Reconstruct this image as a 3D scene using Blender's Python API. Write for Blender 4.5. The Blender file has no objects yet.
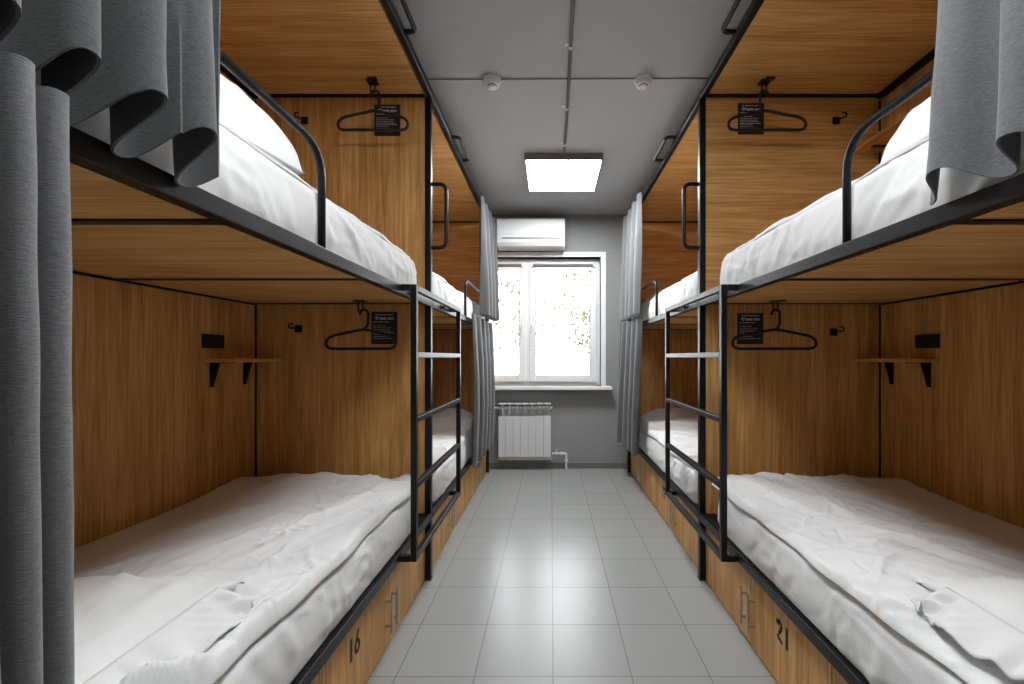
import bpy, bmesh, math, random
import numpy as np
from mathutils import Vector, Matrix, noise

SC = bpy.context.scene
COL = SC.collection
PI = math.pi
random.seed(4)

# ------------------------------------------------------------------ materials
def new_mat(name):
    m = bpy.data.materials.new(name)
    m.use_nodes = True
    nt = m.node_tree
    b = nt.nodes.get('Principled BSDF')
    return m, nt, b

def node(nt, kind, **kw):
    n = nt.nodes.new(kind)
    for k, v in kw.items():
        setattr(n, k, v)
    return n

def mat_plain(name, col, rough=0.5, metal=0.0, spec=0.5, coat=0.0):
    m, nt, b = new_mat(name)
    b.inputs['Base Color'].default_value = (*col, 1)
    b.inputs['Roughness'].default_value = rough
    b.inputs['Metallic'].default_value = metal
    b.inputs['Specular IOR Level'].default_value = spec
    b.inputs['Coat Weight'].default_value = coat
    return m

def ramp(nt, stops):
    r = node(nt, 'ShaderNodeValToRGB')
    e = r.color_ramp.elements
    while len(e) < len(stops):
        e.new(0.5)
    for i, (p, c) in enumerate(stops):
        e[i].position = p
        e[i].color = (*c, 1)
    return r

def mat_wood(name, axis):
    """golden oak laminate, the grain running along one axis"""
    m, nt, b = new_mat(name)
    L = nt.links.new
    tc = node(nt, 'ShaderNodeTexCoord')
    oi = node(nt, 'ShaderNodeObjectInfo')
    mul = node(nt, 'ShaderNodeMath', operation='MULTIPLY')
    mul.inputs[1].default_value = 37.0
    L(oi.outputs['Random'], mul.inputs[0])
    add = node(nt, 'ShaderNodeVectorMath', operation='ADD')
    L(tc.outputs['Object'], add.inputs[0])
    L(mul.outputs[0], add.inputs[1])
    def mapped(across, along):
        mp = node(nt, 'ShaderNodeMapping')
        s = [across, across, across]
        s['xyz'.index(axis)] = along
        mp.inputs['Scale'].default_value = s
        L(add.outputs[0], mp.inputs['Vector'])
        return mp
    m1 = mapped(7.0, 0.55)
    n1 = node(nt, 'ShaderNodeTexNoise')
    n1.inputs['Scale'].default_value = 1.6
    n1.inputs['Detail'].default_value = 6
    n1.inputs['Roughness'].default_value = 0.62
    n1.inputs['Distortion'].default_value = 1.1
    L(m1.outputs[0], n1.inputs['Vector'])
    m2 = mapped(90.0, 3.0)
    n2 = node(nt, 'ShaderNodeTexNoise')
    n2.inputs['Scale'].default_value = 1.5
    n2.inputs['Detail'].default_value = 4
    L(m2.outputs[0], n2.inputs['Vector'])
    m3 = mapped(26.0, 1.1)
    n3 = node(nt, 'ShaderNodeTexNoise')
    n3.inputs['Scale'].default_value = 1.2
    n3.inputs['Detail'].default_value = 5
    n3.inputs['Distortion'].default_value = 0.8
    L(m3.outputs[0], n3.inputs['Vector'])
    mx = node(nt, 'ShaderNodeMath', operation='MULTIPLY_ADD')
    mx.inputs[1].default_value = 0.66
    L(n2.outputs['Fac'], mx.inputs[0])
    a2 = node(nt, 'ShaderNodeMath', operation='MULTIPLY')
    a2.inputs[1].default_value = 0.50
    L(n1.outputs['Fac'], a2.inputs[0])
    L(a2.outputs[0], mx.inputs[2])
    mx2 = node(nt, 'ShaderNodeMath', operation='MULTIPLY_ADD')
    mx2.inputs[1].default_value = 0.5
    L(n3.outputs['Fac'], mx2.inputs[0])
    L(mx.outputs[0], mx2.inputs[2])
    r = ramp(nt, [(0.60, (0.40, 0.185, 0.048)), (0.76, (0.54, 0.275, 0.082)),
                  (0.88, (0.64, 0.355, 0.120)), (1.0, (0.73, 0.44, 0.175))])
    L(mx2.outputs[0], r.inputs['Fac'])
    L(r.outputs['Color'], b.inputs['Base Color'])
    b.inputs['Roughness'].default_value = 0.48
    b.inputs['Specular IOR Level'].default_value = 0.35
    bp = node(nt, 'ShaderNodeBump')
    bp.inputs['Strength'].default_value = 0.12
    bp.inputs['Distance'].default_value = 0.001
    L(n2.outputs['Fac'], bp.inputs['Height'])
    L(bp.outputs['Normal'], b.inputs['Normal'])
    return m

def mat_cloth(name, dark, light, scale, stretch, rough=0.9, bump=0.2, sheen=0.2, weave=None):
    m, nt, b = new_mat(name)
    L = nt.links.new
    tc = node(nt, 'ShaderNodeTexCoord')
    mp = node(nt, 'ShaderNodeMapping')
    mp.inputs['Scale'].default_value = stretch
    L(tc.outputs['Object'], mp.inputs['Vector'])
    n = node(nt, 'ShaderNodeTexNoise')
    n.inputs['Scale'].default_value = scale
    n.inputs['Detail'].default_value = 5
    n.inputs['Roughness'].default_value = 0.7
    L(mp.outputs[0], n.inputs['Vector'])
    r = ramp(nt, [(0.3, dark), (0.7, light)])
    L(n.outputs['Fac'], r.inputs['Fac'])
    L(r.outputs['Color'], b.inputs['Base Color'])
    b.inputs['Roughness'].default_value = rough
    b.inputs['Specular IOR Level'].default_value = 0.2
    b.inputs['Sheen Weight'].default_value = sheen
    bp = node(nt, 'ShaderNodeBump')
    bp.inputs['Strength'].default_value = bump
    bp.inputs['Distance'].default_value = 0.004
    if weave:
        n2 = node(nt, 'ShaderNodeTexNoise')
        n2.inputs['Scale'].default_value = weave
        n2.inputs['Detail'].default_value = 3
        n2.inputs['Distortion'].default_value = 1.5
        L(tc.outputs['Object'], n2.inputs['Vector'])
        L(n2.outputs['Fac'], bp.inputs['Height'])
    else:
        L(n.outputs['Fac'], bp.inputs['Height'])
    L(bp.outputs['Normal'], b.inputs['Normal'])
    return m

def mat_wall(name, col, var=0.06, scale=60, bump=0.25, rough=0.85):
    m, nt, b = new_mat(name)
    L = nt.links.new
    tc = node(nt, 'ShaderNodeTexCoord')
    n = node(nt, 'ShaderNodeTexNoise')
    n.inputs['Scale'].default_value = scale
    n.inputs['Detail'].default_value = 6
    L(tc.outputs['Object'], n.inputs['Vector'])
    r = ramp(nt, [(0.3, tuple(c * (1 - var) for c in col)), (0.7, tuple(c * (1 + var) for c in col))])
    L(n.outputs['Fac'], r.inputs['Fac'])
    L(r.outputs['Color'], b.inputs['Base Color'])
    b.inputs['Roughness'].default_value = rough
    b.inputs['Specular IOR Level'].default_value = 0.25
    bp = node(nt, 'ShaderNodeBump')
    bp.inputs['Strength'].default_value = bump
    bp.inputs['Distance'].default_value = 0.002
    L(n.outputs['Fac'], bp.inputs['Height'])
    L(bp.outputs['Normal'], b.inputs['Normal'])
    return m

def mat_tiles():
    m, nt, b = new_mat('floor_tiles')
    L = nt.links.new
    tc = node(nt, 'ShaderNodeTexCoord')
    mp = node(nt, 'ShaderNodeMapping')
    mp.inputs['Location'].default_value = (-0.008 + 3.0, -1.546 + 3.0, 0)
    L(tc.outputs['Object'], mp.inputs['Vector'])
    br = node(nt, 'ShaderNodeTexBrick')
    br.offset = 0.0
    br.squash = 1.0
    br.inputs['Color1'].default_value = (0.300, 0.302, 0.294, 1)
    br.inputs['Color2'].default_value = (0.318, 0.320, 0.312, 1)
    br.inputs['Mortar'].default_value = (0.17, 0.17, 0.165, 1)
    br.inputs['Scale'].default_value = 1.0
    br.inputs['Mortar Size'].default_value = 0.0022
    br.inputs['Mortar Smooth'].default_value = 0.2
    br.inputs['Brick Width'].default_value = 0.3
    br.inputs['Row Height'].default_value = 0.3
    L(mp.outputs[0], br.inputs['Vector'])
    L(br.outputs['Color'], b.inputs['Base Color'])
    b.inputs['Roughness'].default_value = 0.27
    b.inputs['Specular IOR Level'].default_value = 0.5
    bp = node(nt, 'ShaderNodeBump', invert=True)
    bp.inputs['Strength'].default_value = 0.5
    bp.inputs['Distance'].default_value = 0.001
    L(br.outputs['Fac'], bp.inputs['Height'])
    L(bp.outputs['Normal'], b.inputs['Normal'])
    return m

def mat_emit(name, col, strength):
    m = bpy.data.materials.new(name)
    m.use_nodes = True
    nt = m.node_tree
    nt.nodes.clear()
    o = node(nt, 'ShaderNodeOutputMaterial')
    e = node(nt, 'ShaderNodeEmission')
    e.inputs['Color'].default_value = (*col, 1)
    e.inputs['Strength'].default_value = strength
    nt.links.new(e.outputs[0], o.inputs['Surface'])
    return m

def mat_glass():
    m = bpy.data.materials.new('window_glass')
    m.use_nodes = True
    nt = m.node_tree
    nt.nodes.clear()
    o = node(nt, 'ShaderNodeOutputMaterial')
    t = node(nt, 'ShaderNodeBsdfTransparent')
    g = node(nt, 'ShaderNodeBsdfGlossy')
    g.inputs['Roughness'].default_value = 0.02
    f = node(nt, 'ShaderNodeFresnel')
    f.inputs['IOR'].default_value = 1.45
    mx = node(nt, 'ShaderNodeMixShader')
    nt.links.new(f.outputs[0], mx.inputs[0])
    nt.links.new(t.outputs[0], mx.inputs[1])
    nt.links.new(g.outputs[0], mx.inputs[2])
    nt.links.new(mx.outputs[0], o.inputs['Surface'])
    return m

M = {}
M['wood_x'] = mat_wood('oak_grain_across', 'x')
M['wood_y'] = mat_wood('oak_grain_along', 'y')
M['wood_z'] = mat_wood('oak_grain_upright', 'z')
M['black'] = mat_plain('black_powder_coated_steel', (0.006, 0.0064, 0.0075), 0.38, 0.0, 0.30)
M['black_plastic'] = mat_plain('black_plastic', (0.010, 0.010, 0.011), 0.42)
M['black_paint'] = mat_plain('black_stencil_paint', (0.008, 0.008, 0.008), 0.6)
M['card'] = mat_plain('black_card', (0.012, 0.012, 0.014), 0.5)
M['print'] = mat_plain('pale_print', (0.62, 0.62, 0.62), 0.7)
M['chrome'] = mat_plain('brushed_steel', (0.55, 0.53, 0.50), 0.3, 1.0)
M['white_plastic'] = mat_plain('white_plastic', (0.78, 0.78, 0.78), 0.3)
M['white_gloss'] = mat_plain('white_gloss_plastic', (0.72, 0.72, 0.72), 0.18)
M['white_enamel'] = mat_plain('white_enamel', (0.66, 0.66, 0.66), 0.35)
M['pvc'] = mat_plain('white_window_frame', (0.80, 0.80, 0.80), 0.32)
M['dark_gap'] = mat_plain('dark_gasket', (0.06, 0.06, 0.06), 0.6)
M['grey_metal'] = mat_plain('grey_light_frame', (0.16, 0.16, 0.16), 0.5)
M['conduit'] = mat_plain('grey_conduit', (0.20, 0.20, 0.20), 0.45)
M['sheet'] = mat_cloth('white_cotton', (0.79, 0.79, 0.785), (0.84, 0.84, 0.835), 6, (1, 1, 1), 0.9, 0.22, 0.1, 24)
M['pillow'] = mat_cloth('white_pillow_cotton', (0.76, 0.76, 0.75), (0.82, 0.82, 0.81), 6, (1, 1, 1), 0.9, 0.3, 0.1, 22)
M['curtain'] = mat_cloth('grey_marl_curtain', (0.058, 0.059, 0.062), (0.130, 0.132, 0.136), 40, (3.0, 3.0, 16), 0.95, 0.35, 0.25)
M['curtain_lit'] = mat_cloth('grey_marl_curtain_lit', (0.095, 0.096, 0.099), (0.200, 0.202, 0.206), 40, (3.0, 3.0, 16), 0.95, 0.35, 0.25)  # same cloth; stronger light on these curtains is painted in as a paler tone
M['wall'] = mat_wall('grey_painted_wall', (0.27, 0.27, 0.272), 0.10, 70, 0.5)
M['ceiling'] = mat_wall('pale_grey_ceiling', (0.40, 0.40, 0.40), 0.03, 120, 0.15)
M['base'] = mat_wall('grey_baseboard_tile', (0.15, 0.15, 0.148), 0.05, 20, 0.05, 0.4)
M['tiles'] = mat_tiles()
M['glass'] = mat_glass()
M['lamp'] = mat_emit('lit_diffuser', (0.94, 0.975, 1.0), 38.0)
M['lamp_dim'] = mat_emit('lit_dimmer_diffuser', (0.94, 0.975, 1.0), 27.0)
M['snow'] = mat_wall('bright_ground', (0.82, 0.82, 0.82), 0.03, 3, 0.1)
M['bark'] = mat_wall('tree_bark', (0.09, 0.075, 0.06), 0.2, 14, 0.6)
M['leaf'] = mat_wall('tree_leaf', (0.085, 0.095, 0.050), 0.3, 5, 0.1)

# ------------------------------------------------------------------ mesh kit
class MB:
    def __init__(self):
        self.v = []
        self.f = []
    def add(self, verts, faces):
        o = len(self.v)
        self.v += [tuple(p) for p in verts]
        self.f += [tuple(i + o for i in f) for f in faces]
        return self
    def box(self, a, b):
        x0, x1 = sorted((a[0], b[0])); y0, y1 = sorted((a[1], b[1])); z0, z1 = sorted((a[2], b[2]))
        return self.add([(x0, y0, z0), (x1, y0, z0), (x1, y1, z0), (x0, y1, z0),
                         (x0, y0, z1), (x1, y0, z1), (x1, y1, z1), (x0, y1, z1)],
                        [(0, 3, 2, 1), (4, 5, 6, 7), (0, 1, 5, 4), (1, 2, 6, 5), (2, 3, 7, 6), (3, 0, 4, 7)])
    def tube(self, pts, r, seg=10, closed=False):
        pts = [Vector(p) for p in pts]
        n = len(pts)
        rs = r if isinstance(r, (list, tuple)) else [r] * n
        T = []
        for i in range(n):
            if closed:
                t = pts[(i + 1) % n] - pts[i - 1]
            else:
                t = pts[min(i + 1, n - 1)] - pts[max(i - 1, 0)]
            T.append(t.normalized() if t.length > 1e-9 else Vector((0, 0, 1)))
        up = Vector((0, 0, 1)) if abs(T[0].z) < 0.9 else Vector((1, 0, 0))
        nrm = (up - T[0] * up.dot(T[0])).normalized()
        verts, faces = [], []
        for i in range(n):
            if i:
                q = T[i - 1].rotation_difference(T[i])
                nrm = (q @ nrm)
                nrm = (nrm - T[i] * nrm.dot(T[i])).normalized()
            bi = T[i].cross(nrm)
            for k in range(seg):
                a = 2 * PI * k / seg
                verts.append(pts[i] + (nrm * math.cos(a) + bi * math.sin(a)) * rs[i])
        m = n if closed else n - 1
        for i in range(m):
            j = (i + 1) % n
            for k in range(seg):
                k2 = (k + 1) % seg
                faces.append((i * seg + k, i * seg + k2, j * seg + k2, j * seg + k))
        if not closed:
            faces.append(tuple(range(seg - 1, -1, -1)))
            faces.append(tuple((n - 1) * seg + k for k in range(seg)))
        return self.add(verts, faces)
    def lathe(self, c, prof, axis='z', seg=28):
        """profile of (radius, height) turned about an axis through c"""
        verts, faces = [], []
        for r, h in prof:
            for k in range(seg):
                a = 2 * PI * k / seg
                p = {'z': (r * math.cos(a), r * math.sin(a), h), 'x': (h, r * math.cos(a), r * math.sin(a)),
                     'y': (r * math.sin(a), h, r * math.cos(a))}[axis]
                verts.append((c[0] + p[0], c[1] + p[1], c[2] + p[2]))
        for i in range(len(prof) - 1):
            for k in range(seg):
                k2 = (k + 1) % seg
                faces.append((i * seg + k, i * seg + k2, (i + 1) * seg + k2, (i + 1) * seg + k))
        faces.append(tuple(range(seg - 1, -1, -1)))
        faces.append(tuple((len(prof) - 1) * seg + k for k in range(seg)))
        return self.add(verts, faces)
    def prism(self, poly, d0, d1, axis):
        """closed 2-D outline pushed from d0 to d1 along an axis"""
        def P(p, d):
            return {'x': (d, p[0], p[1]), 'y': (p[0], d, p[1]), 'z': (p[0], p[1], d)}[axis]
        n = len(poly)
        v = [P(p, d0) for p in poly] + [P(p, d1) for p in poly]
        f = [tuple(range(n - 1, -1, -1)), tuple(range(n, 2 * n))]
        for i in range(n):
            j = (i + 1) % n
            f.append((i, j, n + j, n + i))
        return self.add(v, f)
    def grid(self, P):
        """P: array (m, n, 3)"""
        m, n = P.shape[:2]
        f = [(i * n + j, i * n + j + 1, (i + 1) * n + j + 1, (i + 1) * n + j) for i in range(m - 1) for j in range(n - 1)]
        return self.add([tuple(p) for p in P.reshape(-1, 3)], f)

def obj(name, mb, mat, parent=None, smooth=False, bevel=0.0, bseg=2, struct=False, fixn=True):
    me = bpy.data.meshes.new(name)
    v = mb.v
    me.from_pydata(v, [], mb.f)
    me.update()
    if fixn:
        bm = bmesh.new()
        bm.from_mesh(me)
        bmesh.ops.recalc_face_normals(bm, faces=bm.faces)
        bm.to_mesh(me)
        bm.free()
    me.materials.append(mat)
    if smooth:
        me.polygons.foreach_set('use_smooth', [True] * len(me.polygons))
    o = bpy.data.objects.new(name, me)
    COL.objects.link(o)
    if not struct:
        xs = [p[0] for p in v]; ys = [p[1] for p in v]; zs = [p[2] for p in v]
        c = Vector(((min(xs) + max(xs)) / 2, (min(ys) + max(ys)) / 2, min(zs)))
        me.transform(Matrix.Translation(-c))
        base = Vector(parent['_w']) if parent is not None else Vector((0, 0, 0))
        o.location = c - base
        o['_w'] = list(c)
    else:
        o['_w'] = [0.0, 0.0, 0.0]
        if parent is not None:
            o.location = -Vector(parent['_w'])
    if parent is not None:
        o.parent = parent
    if bevel:
        md = o.modifiers.new('bevel', 'BEVEL')
        md.width = bevel
        md.segments = bseg
        md.limit_method = 'ANGLE'
        md.angle_limit = math.radians(40)
    return o

def tag(o, label, cat, group=None):
    o['label'] = label
    o['category'] = cat
    if group:
        o['group'] = group
    return o

def thing(name, loc, label, cat, group=None):
    o = bpy.data.objects.new(name, None)
    o.empty_display_size = 0.1
    COL.objects.link(o)
    o.location = loc
    o['_w'] = list(loc)
    return tag(o, label, cat, group)

def struct(name, mb, mat, **kw):
    o = obj(name, mb, mat, struct=True, **kw)
    o['kind'] = 'structure'
    return o

def fillet(pts, r, n=6):
    """polyline with rounded corners"""
    pts = [Vector(p) for p in pts]
    out = [pts[0]]
    for a, b, c in zip(pts, pts[1:], pts[2:]):
        d1 = (a - b); d2 = (c - b)
        rr = min(r, d1.length * 0.49, d2.length * 0.49)
        p0 = b + d1.normalized() * rr; p1 = b + d2.normalized() * rr
        for k in range(n + 1):
            t = k / n
            out.append(p0 * (1 - t) ** 2 + b * 2 * t * (1 - t) + p1 * t * t)
    out.append(pts[-1])
    return out

# ------------------------------------------------------------------ dimensions (metres; the camera stands at x = 0, y = 0)
H = 2.78
YW = 4.44                 # window wall
SIDE = {'L': dict(ax=-0.656, s=-1, depth=0.959), 'R': dict(ax=0.812, s=1, depth=0.986)}
Y0, Y1, Y2 = 0.15, 2.21, 4.274
POST = 0.034
ZL0, ZL1 = 0.327, 0.367   # lower rail
ZU0, ZU1 = 1.498, 1.537   # upper rail
ZC = 2.647                # underside of the canopy panel
XWL, XWR = -1.640, 1.825
YB = -1.7

def X(sd, u):
    return SIDE[sd]['ax'] + SIDE[sd]['s'] * u

# ------------------------------------------------------------------ room
b = MB(); b.box((XWL - .1, YB - .1, -.12), (XWR + .1, YW + .1, 0)); struct('floor', b, M['tiles'])
b = MB(); b.box((XWL - .1, YB - .1, H), (XWR + .1, YW + .1, H + .12)); struct('ceiling', b, M['ceiling'])
b = MB(); b.box((XWL - .1, YB, 0), (XWL, YW, H)); struct('wall_left', b, M['wall'])
b = MB(); b.box((XWR, YB, 0), (XWR + .1, YW, H)); struct('wall_right', b, M['wall'])
b = MB(); b.box((XWL - .1, YB - .1, 0), (XWR + .1, YB, H)); struct('wall_front', b, M['ceiling'])
WX0, WX1, WZ0, WZ1 = -1.10, 0.545, 0.905, 2.315     # window opening
TH = 0.22
b = MB()
b.box((XWL - .1, YW, 0), (WX0, YW + TH, H)); b.box((WX1, YW, 0), (XWR + .1, YW + TH, H))
b.box((WX0, YW, 0), (WX1, YW + TH, WZ0)); b.box((WX0, YW, WZ1), (WX1, YW + TH, H))
struct('wall_back', b, M['wall'])
b = MB(); b.box((XWL, YW - .012, 0), (XWR, YW, .062)); struct('baseboard_back', b, M['base'], bevel=.003)

# window: casing, two sashes, panes, sill
b = MB()
cas = .055
b.box((WX0 - cas, YW - .014, WZ0), (WX0, YW + .10, WZ1 + cas)); b.box((WX1, YW - .014, WZ0), (WX1 + cas, YW + .10, WZ1 + cas))
b.box((WX0, YW - .014, WZ1), (WX1, YW + .10, WZ1 + cas))
win = struct('window_1', b, M['pvc'], bevel=.003)
def wpart(name, mb, mat, parent=None, **kw):
    o = obj(name, mb, mat, parent or win, struct=True, **kw)
    return o
FY = YW + .075
fw = .05
MX = -0.262
b = MB()
b.box((WX0, FY, WZ0), (WX0 + fw, FY + .07, WZ1)); b.box((WX1 - fw, FY, WZ0), (WX1, FY + .07, WZ1))
b.box((WX0 + fw, FY, WZ0), (WX1 - fw, FY + .07, WZ0 + fw)); b.box((WX0 + fw, FY, WZ1 - fw), (WX1 - fw, FY + .07, WZ1))
b.box((MX - .028, FY, WZ0 + fw), (MX + .028, FY + .07, WZ1 - fw))
wpart('window_frame', b, M['pvc'], bevel=.004)
panes = []
for (sx0, sx1) in ((WX0 + fw - .012, MX - .018), (MX + .018, WX1 - fw + .012)):
    b = MB()
    sw = .072
    y0, y1 = FY - .018, FY + .045
    z0, z1 = WZ0 + fw - .012, WZ1 - fw + .012
    b.box((sx0, y0, z0), (sx0 + sw, y1, z1)); b.box((sx1 - sw, y0, z0), (sx1, y1, z1))
    b.box((sx0 + sw, y0, z0), (sx1 - sw, y1, z0 + sw)); b.box((sx0 + sw, y0, z1 - sw), (sx1 - sw, y1, z1))
    sash = wpart('window_sash', b, M['pvc'], bevel=.005)
    b = MB()
    g = .006
    xa, xb, za, zb = sx0 + sw, sx1 - sw, z0 + sw, z1 - sw
    b.box((xa, y0 + .012, za), (xa + g, y0 + .03, zb)); b.box((xb - g, y0 + .012, za), (xb, y0 + .03, zb))
    b.box((xa + g, y0 + .012, za), (xb - g, y0 + .03, za + g)); b.box((xa + g, y0 + .012, zb - g), (xb - g, y0 + .03, zb))
    wpart('gasket', b, M['dark_gap'], sash)
    b = MB(); b.box((xa, y0 + .02, za), (xb, y0 + .026, zb)); wpart('pane', b, M['glass'], sash)
    b = MB()
    hz = (z0 + z1) / 2 - .03
    hx = sx0 + .036 if sx0 > MX else sx1 - .036
    b.box((hx - .014, y0 - .012, hz - .035), (hx + .014, y0, hz + .035))
    b.tube(fillet([(hx, y0 - .01, hz), (hx, y0 - .045, hz), (hx, y0 - .045, hz - .11)], .015), .008, 10)
    wpart('handle', b, M['white_plastic'], sash, smooth=False, bevel=.002)
    panes.append((sx0, sx1, z0, z1, y0))
b = MB(); px = panes[1]
b.box((px[0] + .06, FY + .09, 1.575), (px[1] - .06, FY + .10, 1.592))
b.box((px[0] + .055, FY + .09, .98), (px[0] + .066, FY + .10, 2.22)); b.box((px[1] - .066, FY + .09, .98), (px[1] - .055, FY + .10, 2.22))
wpart('screen_frame', b, M['conduit'])
b = MB(); b.box((WX0 - .09, YW - .115, WZ0 - .038), (WX1 + .11, YW + .08, WZ0)); wpart('window_sill', b, M['pvc'], bevel=.006)

# roller blinds rolled up at the top of each sash
for k, (sx0, sx1, z0, z1, y0) in enumerate(panes):
    nm = ('white roller blind rolled up at the top of the sash with the crossbar', 'white roller blind rolled up over the window half beside the curtain')[0 if k == 1 else 1]
    t = thing('roller_blind', ((sx0 + sx1) / 2, y0 - .03, z1 - .07), nm, 'blind', 'roller blinds on the window')
    b = MB(); b.tube([(sx0 + .045, y0 - .026, z1 - .045), (sx1 - .045, y0 - .026, z1 - .045)], .017, 16); obj('roll', b, M['grey_metal'], t, smooth=False)
    for bx in (sx0 + .03, sx1 - .045):
        b = MB(); b.box((bx, y0 - .048, z1 - .062), (bx + .015, y0, z1 - .022)); obj('bracket', b, M['white_plastic'], t, bevel=.002)
    b = MB(); b.box((sx0 + .05, y0 - .03, z1 - .105), (sx1 - .05, y0 - .012, z1 - .088)); b.box((sx0 + .052, y0 - .022, z1 - .09), (sx1 - .052, y0 - .020, z1 - .046)); obj('bottom_bar', b, M['white_plastic'], t)

# outside: snowy ground and thin trees
b = MB(); b.box((-30, YW + TH + .02, -.35), (30, 60, -.25)); o = struct('ground', b, M['snow'])
tree_labels = ['pale leafy tree outside, filling the pane with the crossbar', 'thin pale tree outside, behind the curtain side of the window',
               'pale tree outside, its trunk behind the upright between the window halves']
for k, (tx, ty, th) in enumerate(((1.02, 9.2, 4.4), (-1.9, 10.0, 4.6), (-0.78, 13.0, 5.6))):
    rnd = random.Random(20 + k)
    t = thing('garden_tree', (tx, ty, -.25), tree_labels[k], 'tree', 'trees outside the window')
    b = MB()
    trunk = [(tx + .05 * math.sin(i), ty, -.25 + th * i / 8) for i in range(9)]
    b.tube(trunk, [.055 * (1 - i / 10) for i in range(9)], 8)
    tips = []
    for i in range(30):
        z = rnd.uniform(1.15, th - .4); a = rnd.uniform(0, 2 * PI); ln = rnd.uniform(.6, 1.35)
        p0 = Vector((tx, ty, z)); p1 = p0 + Vector((math.cos(a) * ln, math.sin(a) * ln, rnd.uniform(.1, .5)))
        b.tube([p0, p0.lerp(p1, .5) + Vector((0, 0, .06)), p1], [.018, .011, .004], 5)
        tips += [p0.lerp(p1, f) for f in (.45, .7, .9, 1.0)]
    obj('trunk', b, M['bark'], t, smooth=True)
    b = MB()
    for p in tips:
        for q in range(15):
            c = p + Vector((rnd.gauss(0, .13), rnd.gauss(0, .13), rnd.gauss(0, .11)))
            s = rnd.uniform(.035, .075)
            u = Vector((rnd.gauss(0, 1), rnd.gauss(0, 1), rnd.gauss(0, 1))).normalized()
            w = u.orthogonal().normalized()
            n_ = u.cross(w) * s * .15
            b.add([c - u * s, c + w * s * .45 + n_, c + u * s, c - w * s * .45 + n_], [(0, 1, 2, 3)])
    obj('foliage', b, M['leaf'], t, fixn=False)

# ------------------------------------------------------------------ bunks
def digits(mb, chars, sd, yc, zc, hgt):
    """stencil numerals raised a hair from the locker door"""
    s = SIDE[sd]['s']
    face = X(sd, .030)
    pos = {}
    def stroke(pts, w):
        for (a0, b0), (a1, b1) in zip(pts, pts[1:]):
            d = Vector((a1 - a0, b1 - b0)); L = d.length
            n = Vector((-d.y, d.x)) / L * (w / 2); e = d / L * (w * .28)
            quad = [(a0 - e.x + n.x, b0 - e.y + n.y), (a1 + e.x + n.x, b1 + e.y + n.y), (a1 + e.x - n.x, b1 + e.y - n.y), (a0 - e.x - n.x, b0 - e.y - n.y)]
            poly = [(yc + (-s) * p[0] * hgt, zc + p[1] * hgt) for p in quad]
            mb.prism(poly, face - s * .0008, face + s * .001, 'x')
    w = .20
    for k, ch in enumerate(chars):
        ox = (k - (len(chars) - 1) / 2) * .58
        if ch == '1':
            stroke([(ox, .46), (ox, -.46)], w)
        elif ch == '6':
            arc = [(ox + .10, .5), (ox - .06, .18), (ox - .16, -.08), (ox - .17, -.28), (ox - .08, -.44)]
            stroke(arc, w * .85)
            arc = [(ox + .02, -.46), (ox + .14, -.36), (ox + .19, -.18), (ox + .13, -.01), (ox + .02, .06)]
            stroke(arc, w * .8)
        elif ch == '2':
            stroke([(ox - .18, .30), (ox - .17, .37)], w * 1.3)
            stroke([(ox - .14, .40), (ox - .02, .46), (ox + .10, .40), (ox + .15, .26), (ox + .10, .10), (ox + .0, -.04), (ox - .08, -.14)], w * .8)
            stroke([(ox - .17, -.30), (ox - .1, -.40), (ox + .16, -.46)], w * .85)
    return mb

def locker(sd, ya, yb, label, number=None, ny=None, group='storage lockers under the lower berths', extra=None):
    s = SIDE[sd]['s']
    dp = SIDE[sd]['depth']
    xf = X(sd, .030)
    t = thing('storage_locker', (X(sd, .3), (ya + yb) / 2, 0), label, 'locker', group)
    b = MB()
    b.box((xf, ya, .004), (X(sd, dp - .04), ya + .014, .324)); b.box((xf, yb - .014, .004), (X(sd, dp - .04), yb, .324))
    b.box((X(sd, .05), ya + .014, .004), (X(sd, dp - .04), yb - .014, .02)); b.box((X(sd, dp - .055), ya + .014, .02), (X(sd, dp - .04), yb - .014, .324))
    b.box((X(sd, .05), ya + .014, .310), (X(sd, dp - .055), yb - .014, .324))
    obj('carcass', b, M['wood_z'], t)
    ym = (ya + yb) / 2
    for q, (d0, d1) in enumerate(((ya + .017, ym - .0015), (ym + .0015, yb - .017))):
        b = MB(); b.box((xf, d0, .008), (X(sd, .047), d1, .320))
        d = obj('door', b, M['wood_z'], t, bevel=.0012)
        hy = ym - .031 if q == 0 else ym + .031
        b = MB()
        xo = X(sd, .002)
        b.tube([(xo, hy, .078), (xo, hy, .234)], .0062, 10)
        for z in (.105, .207):
            b.tube([(xf, hy, z), (xo, hy, z)], .005, 8)
        obj('handle', b, M['chrome'], d, smooth=False)
        if q == 0:
            b = MB(); b.lathe((xf, ym - .03, .285), [(.008, 0), (.008, -s * .002), (.005, -s * .003)], 'x', 16)
            obj('lock', b, M['chrome'], d)
        if number and d0 < ny < d1:
            b = digits(MB(), number, sd, ny, .212, .076)
            obj('number', b, M['black_paint'], d)
    return t

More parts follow.
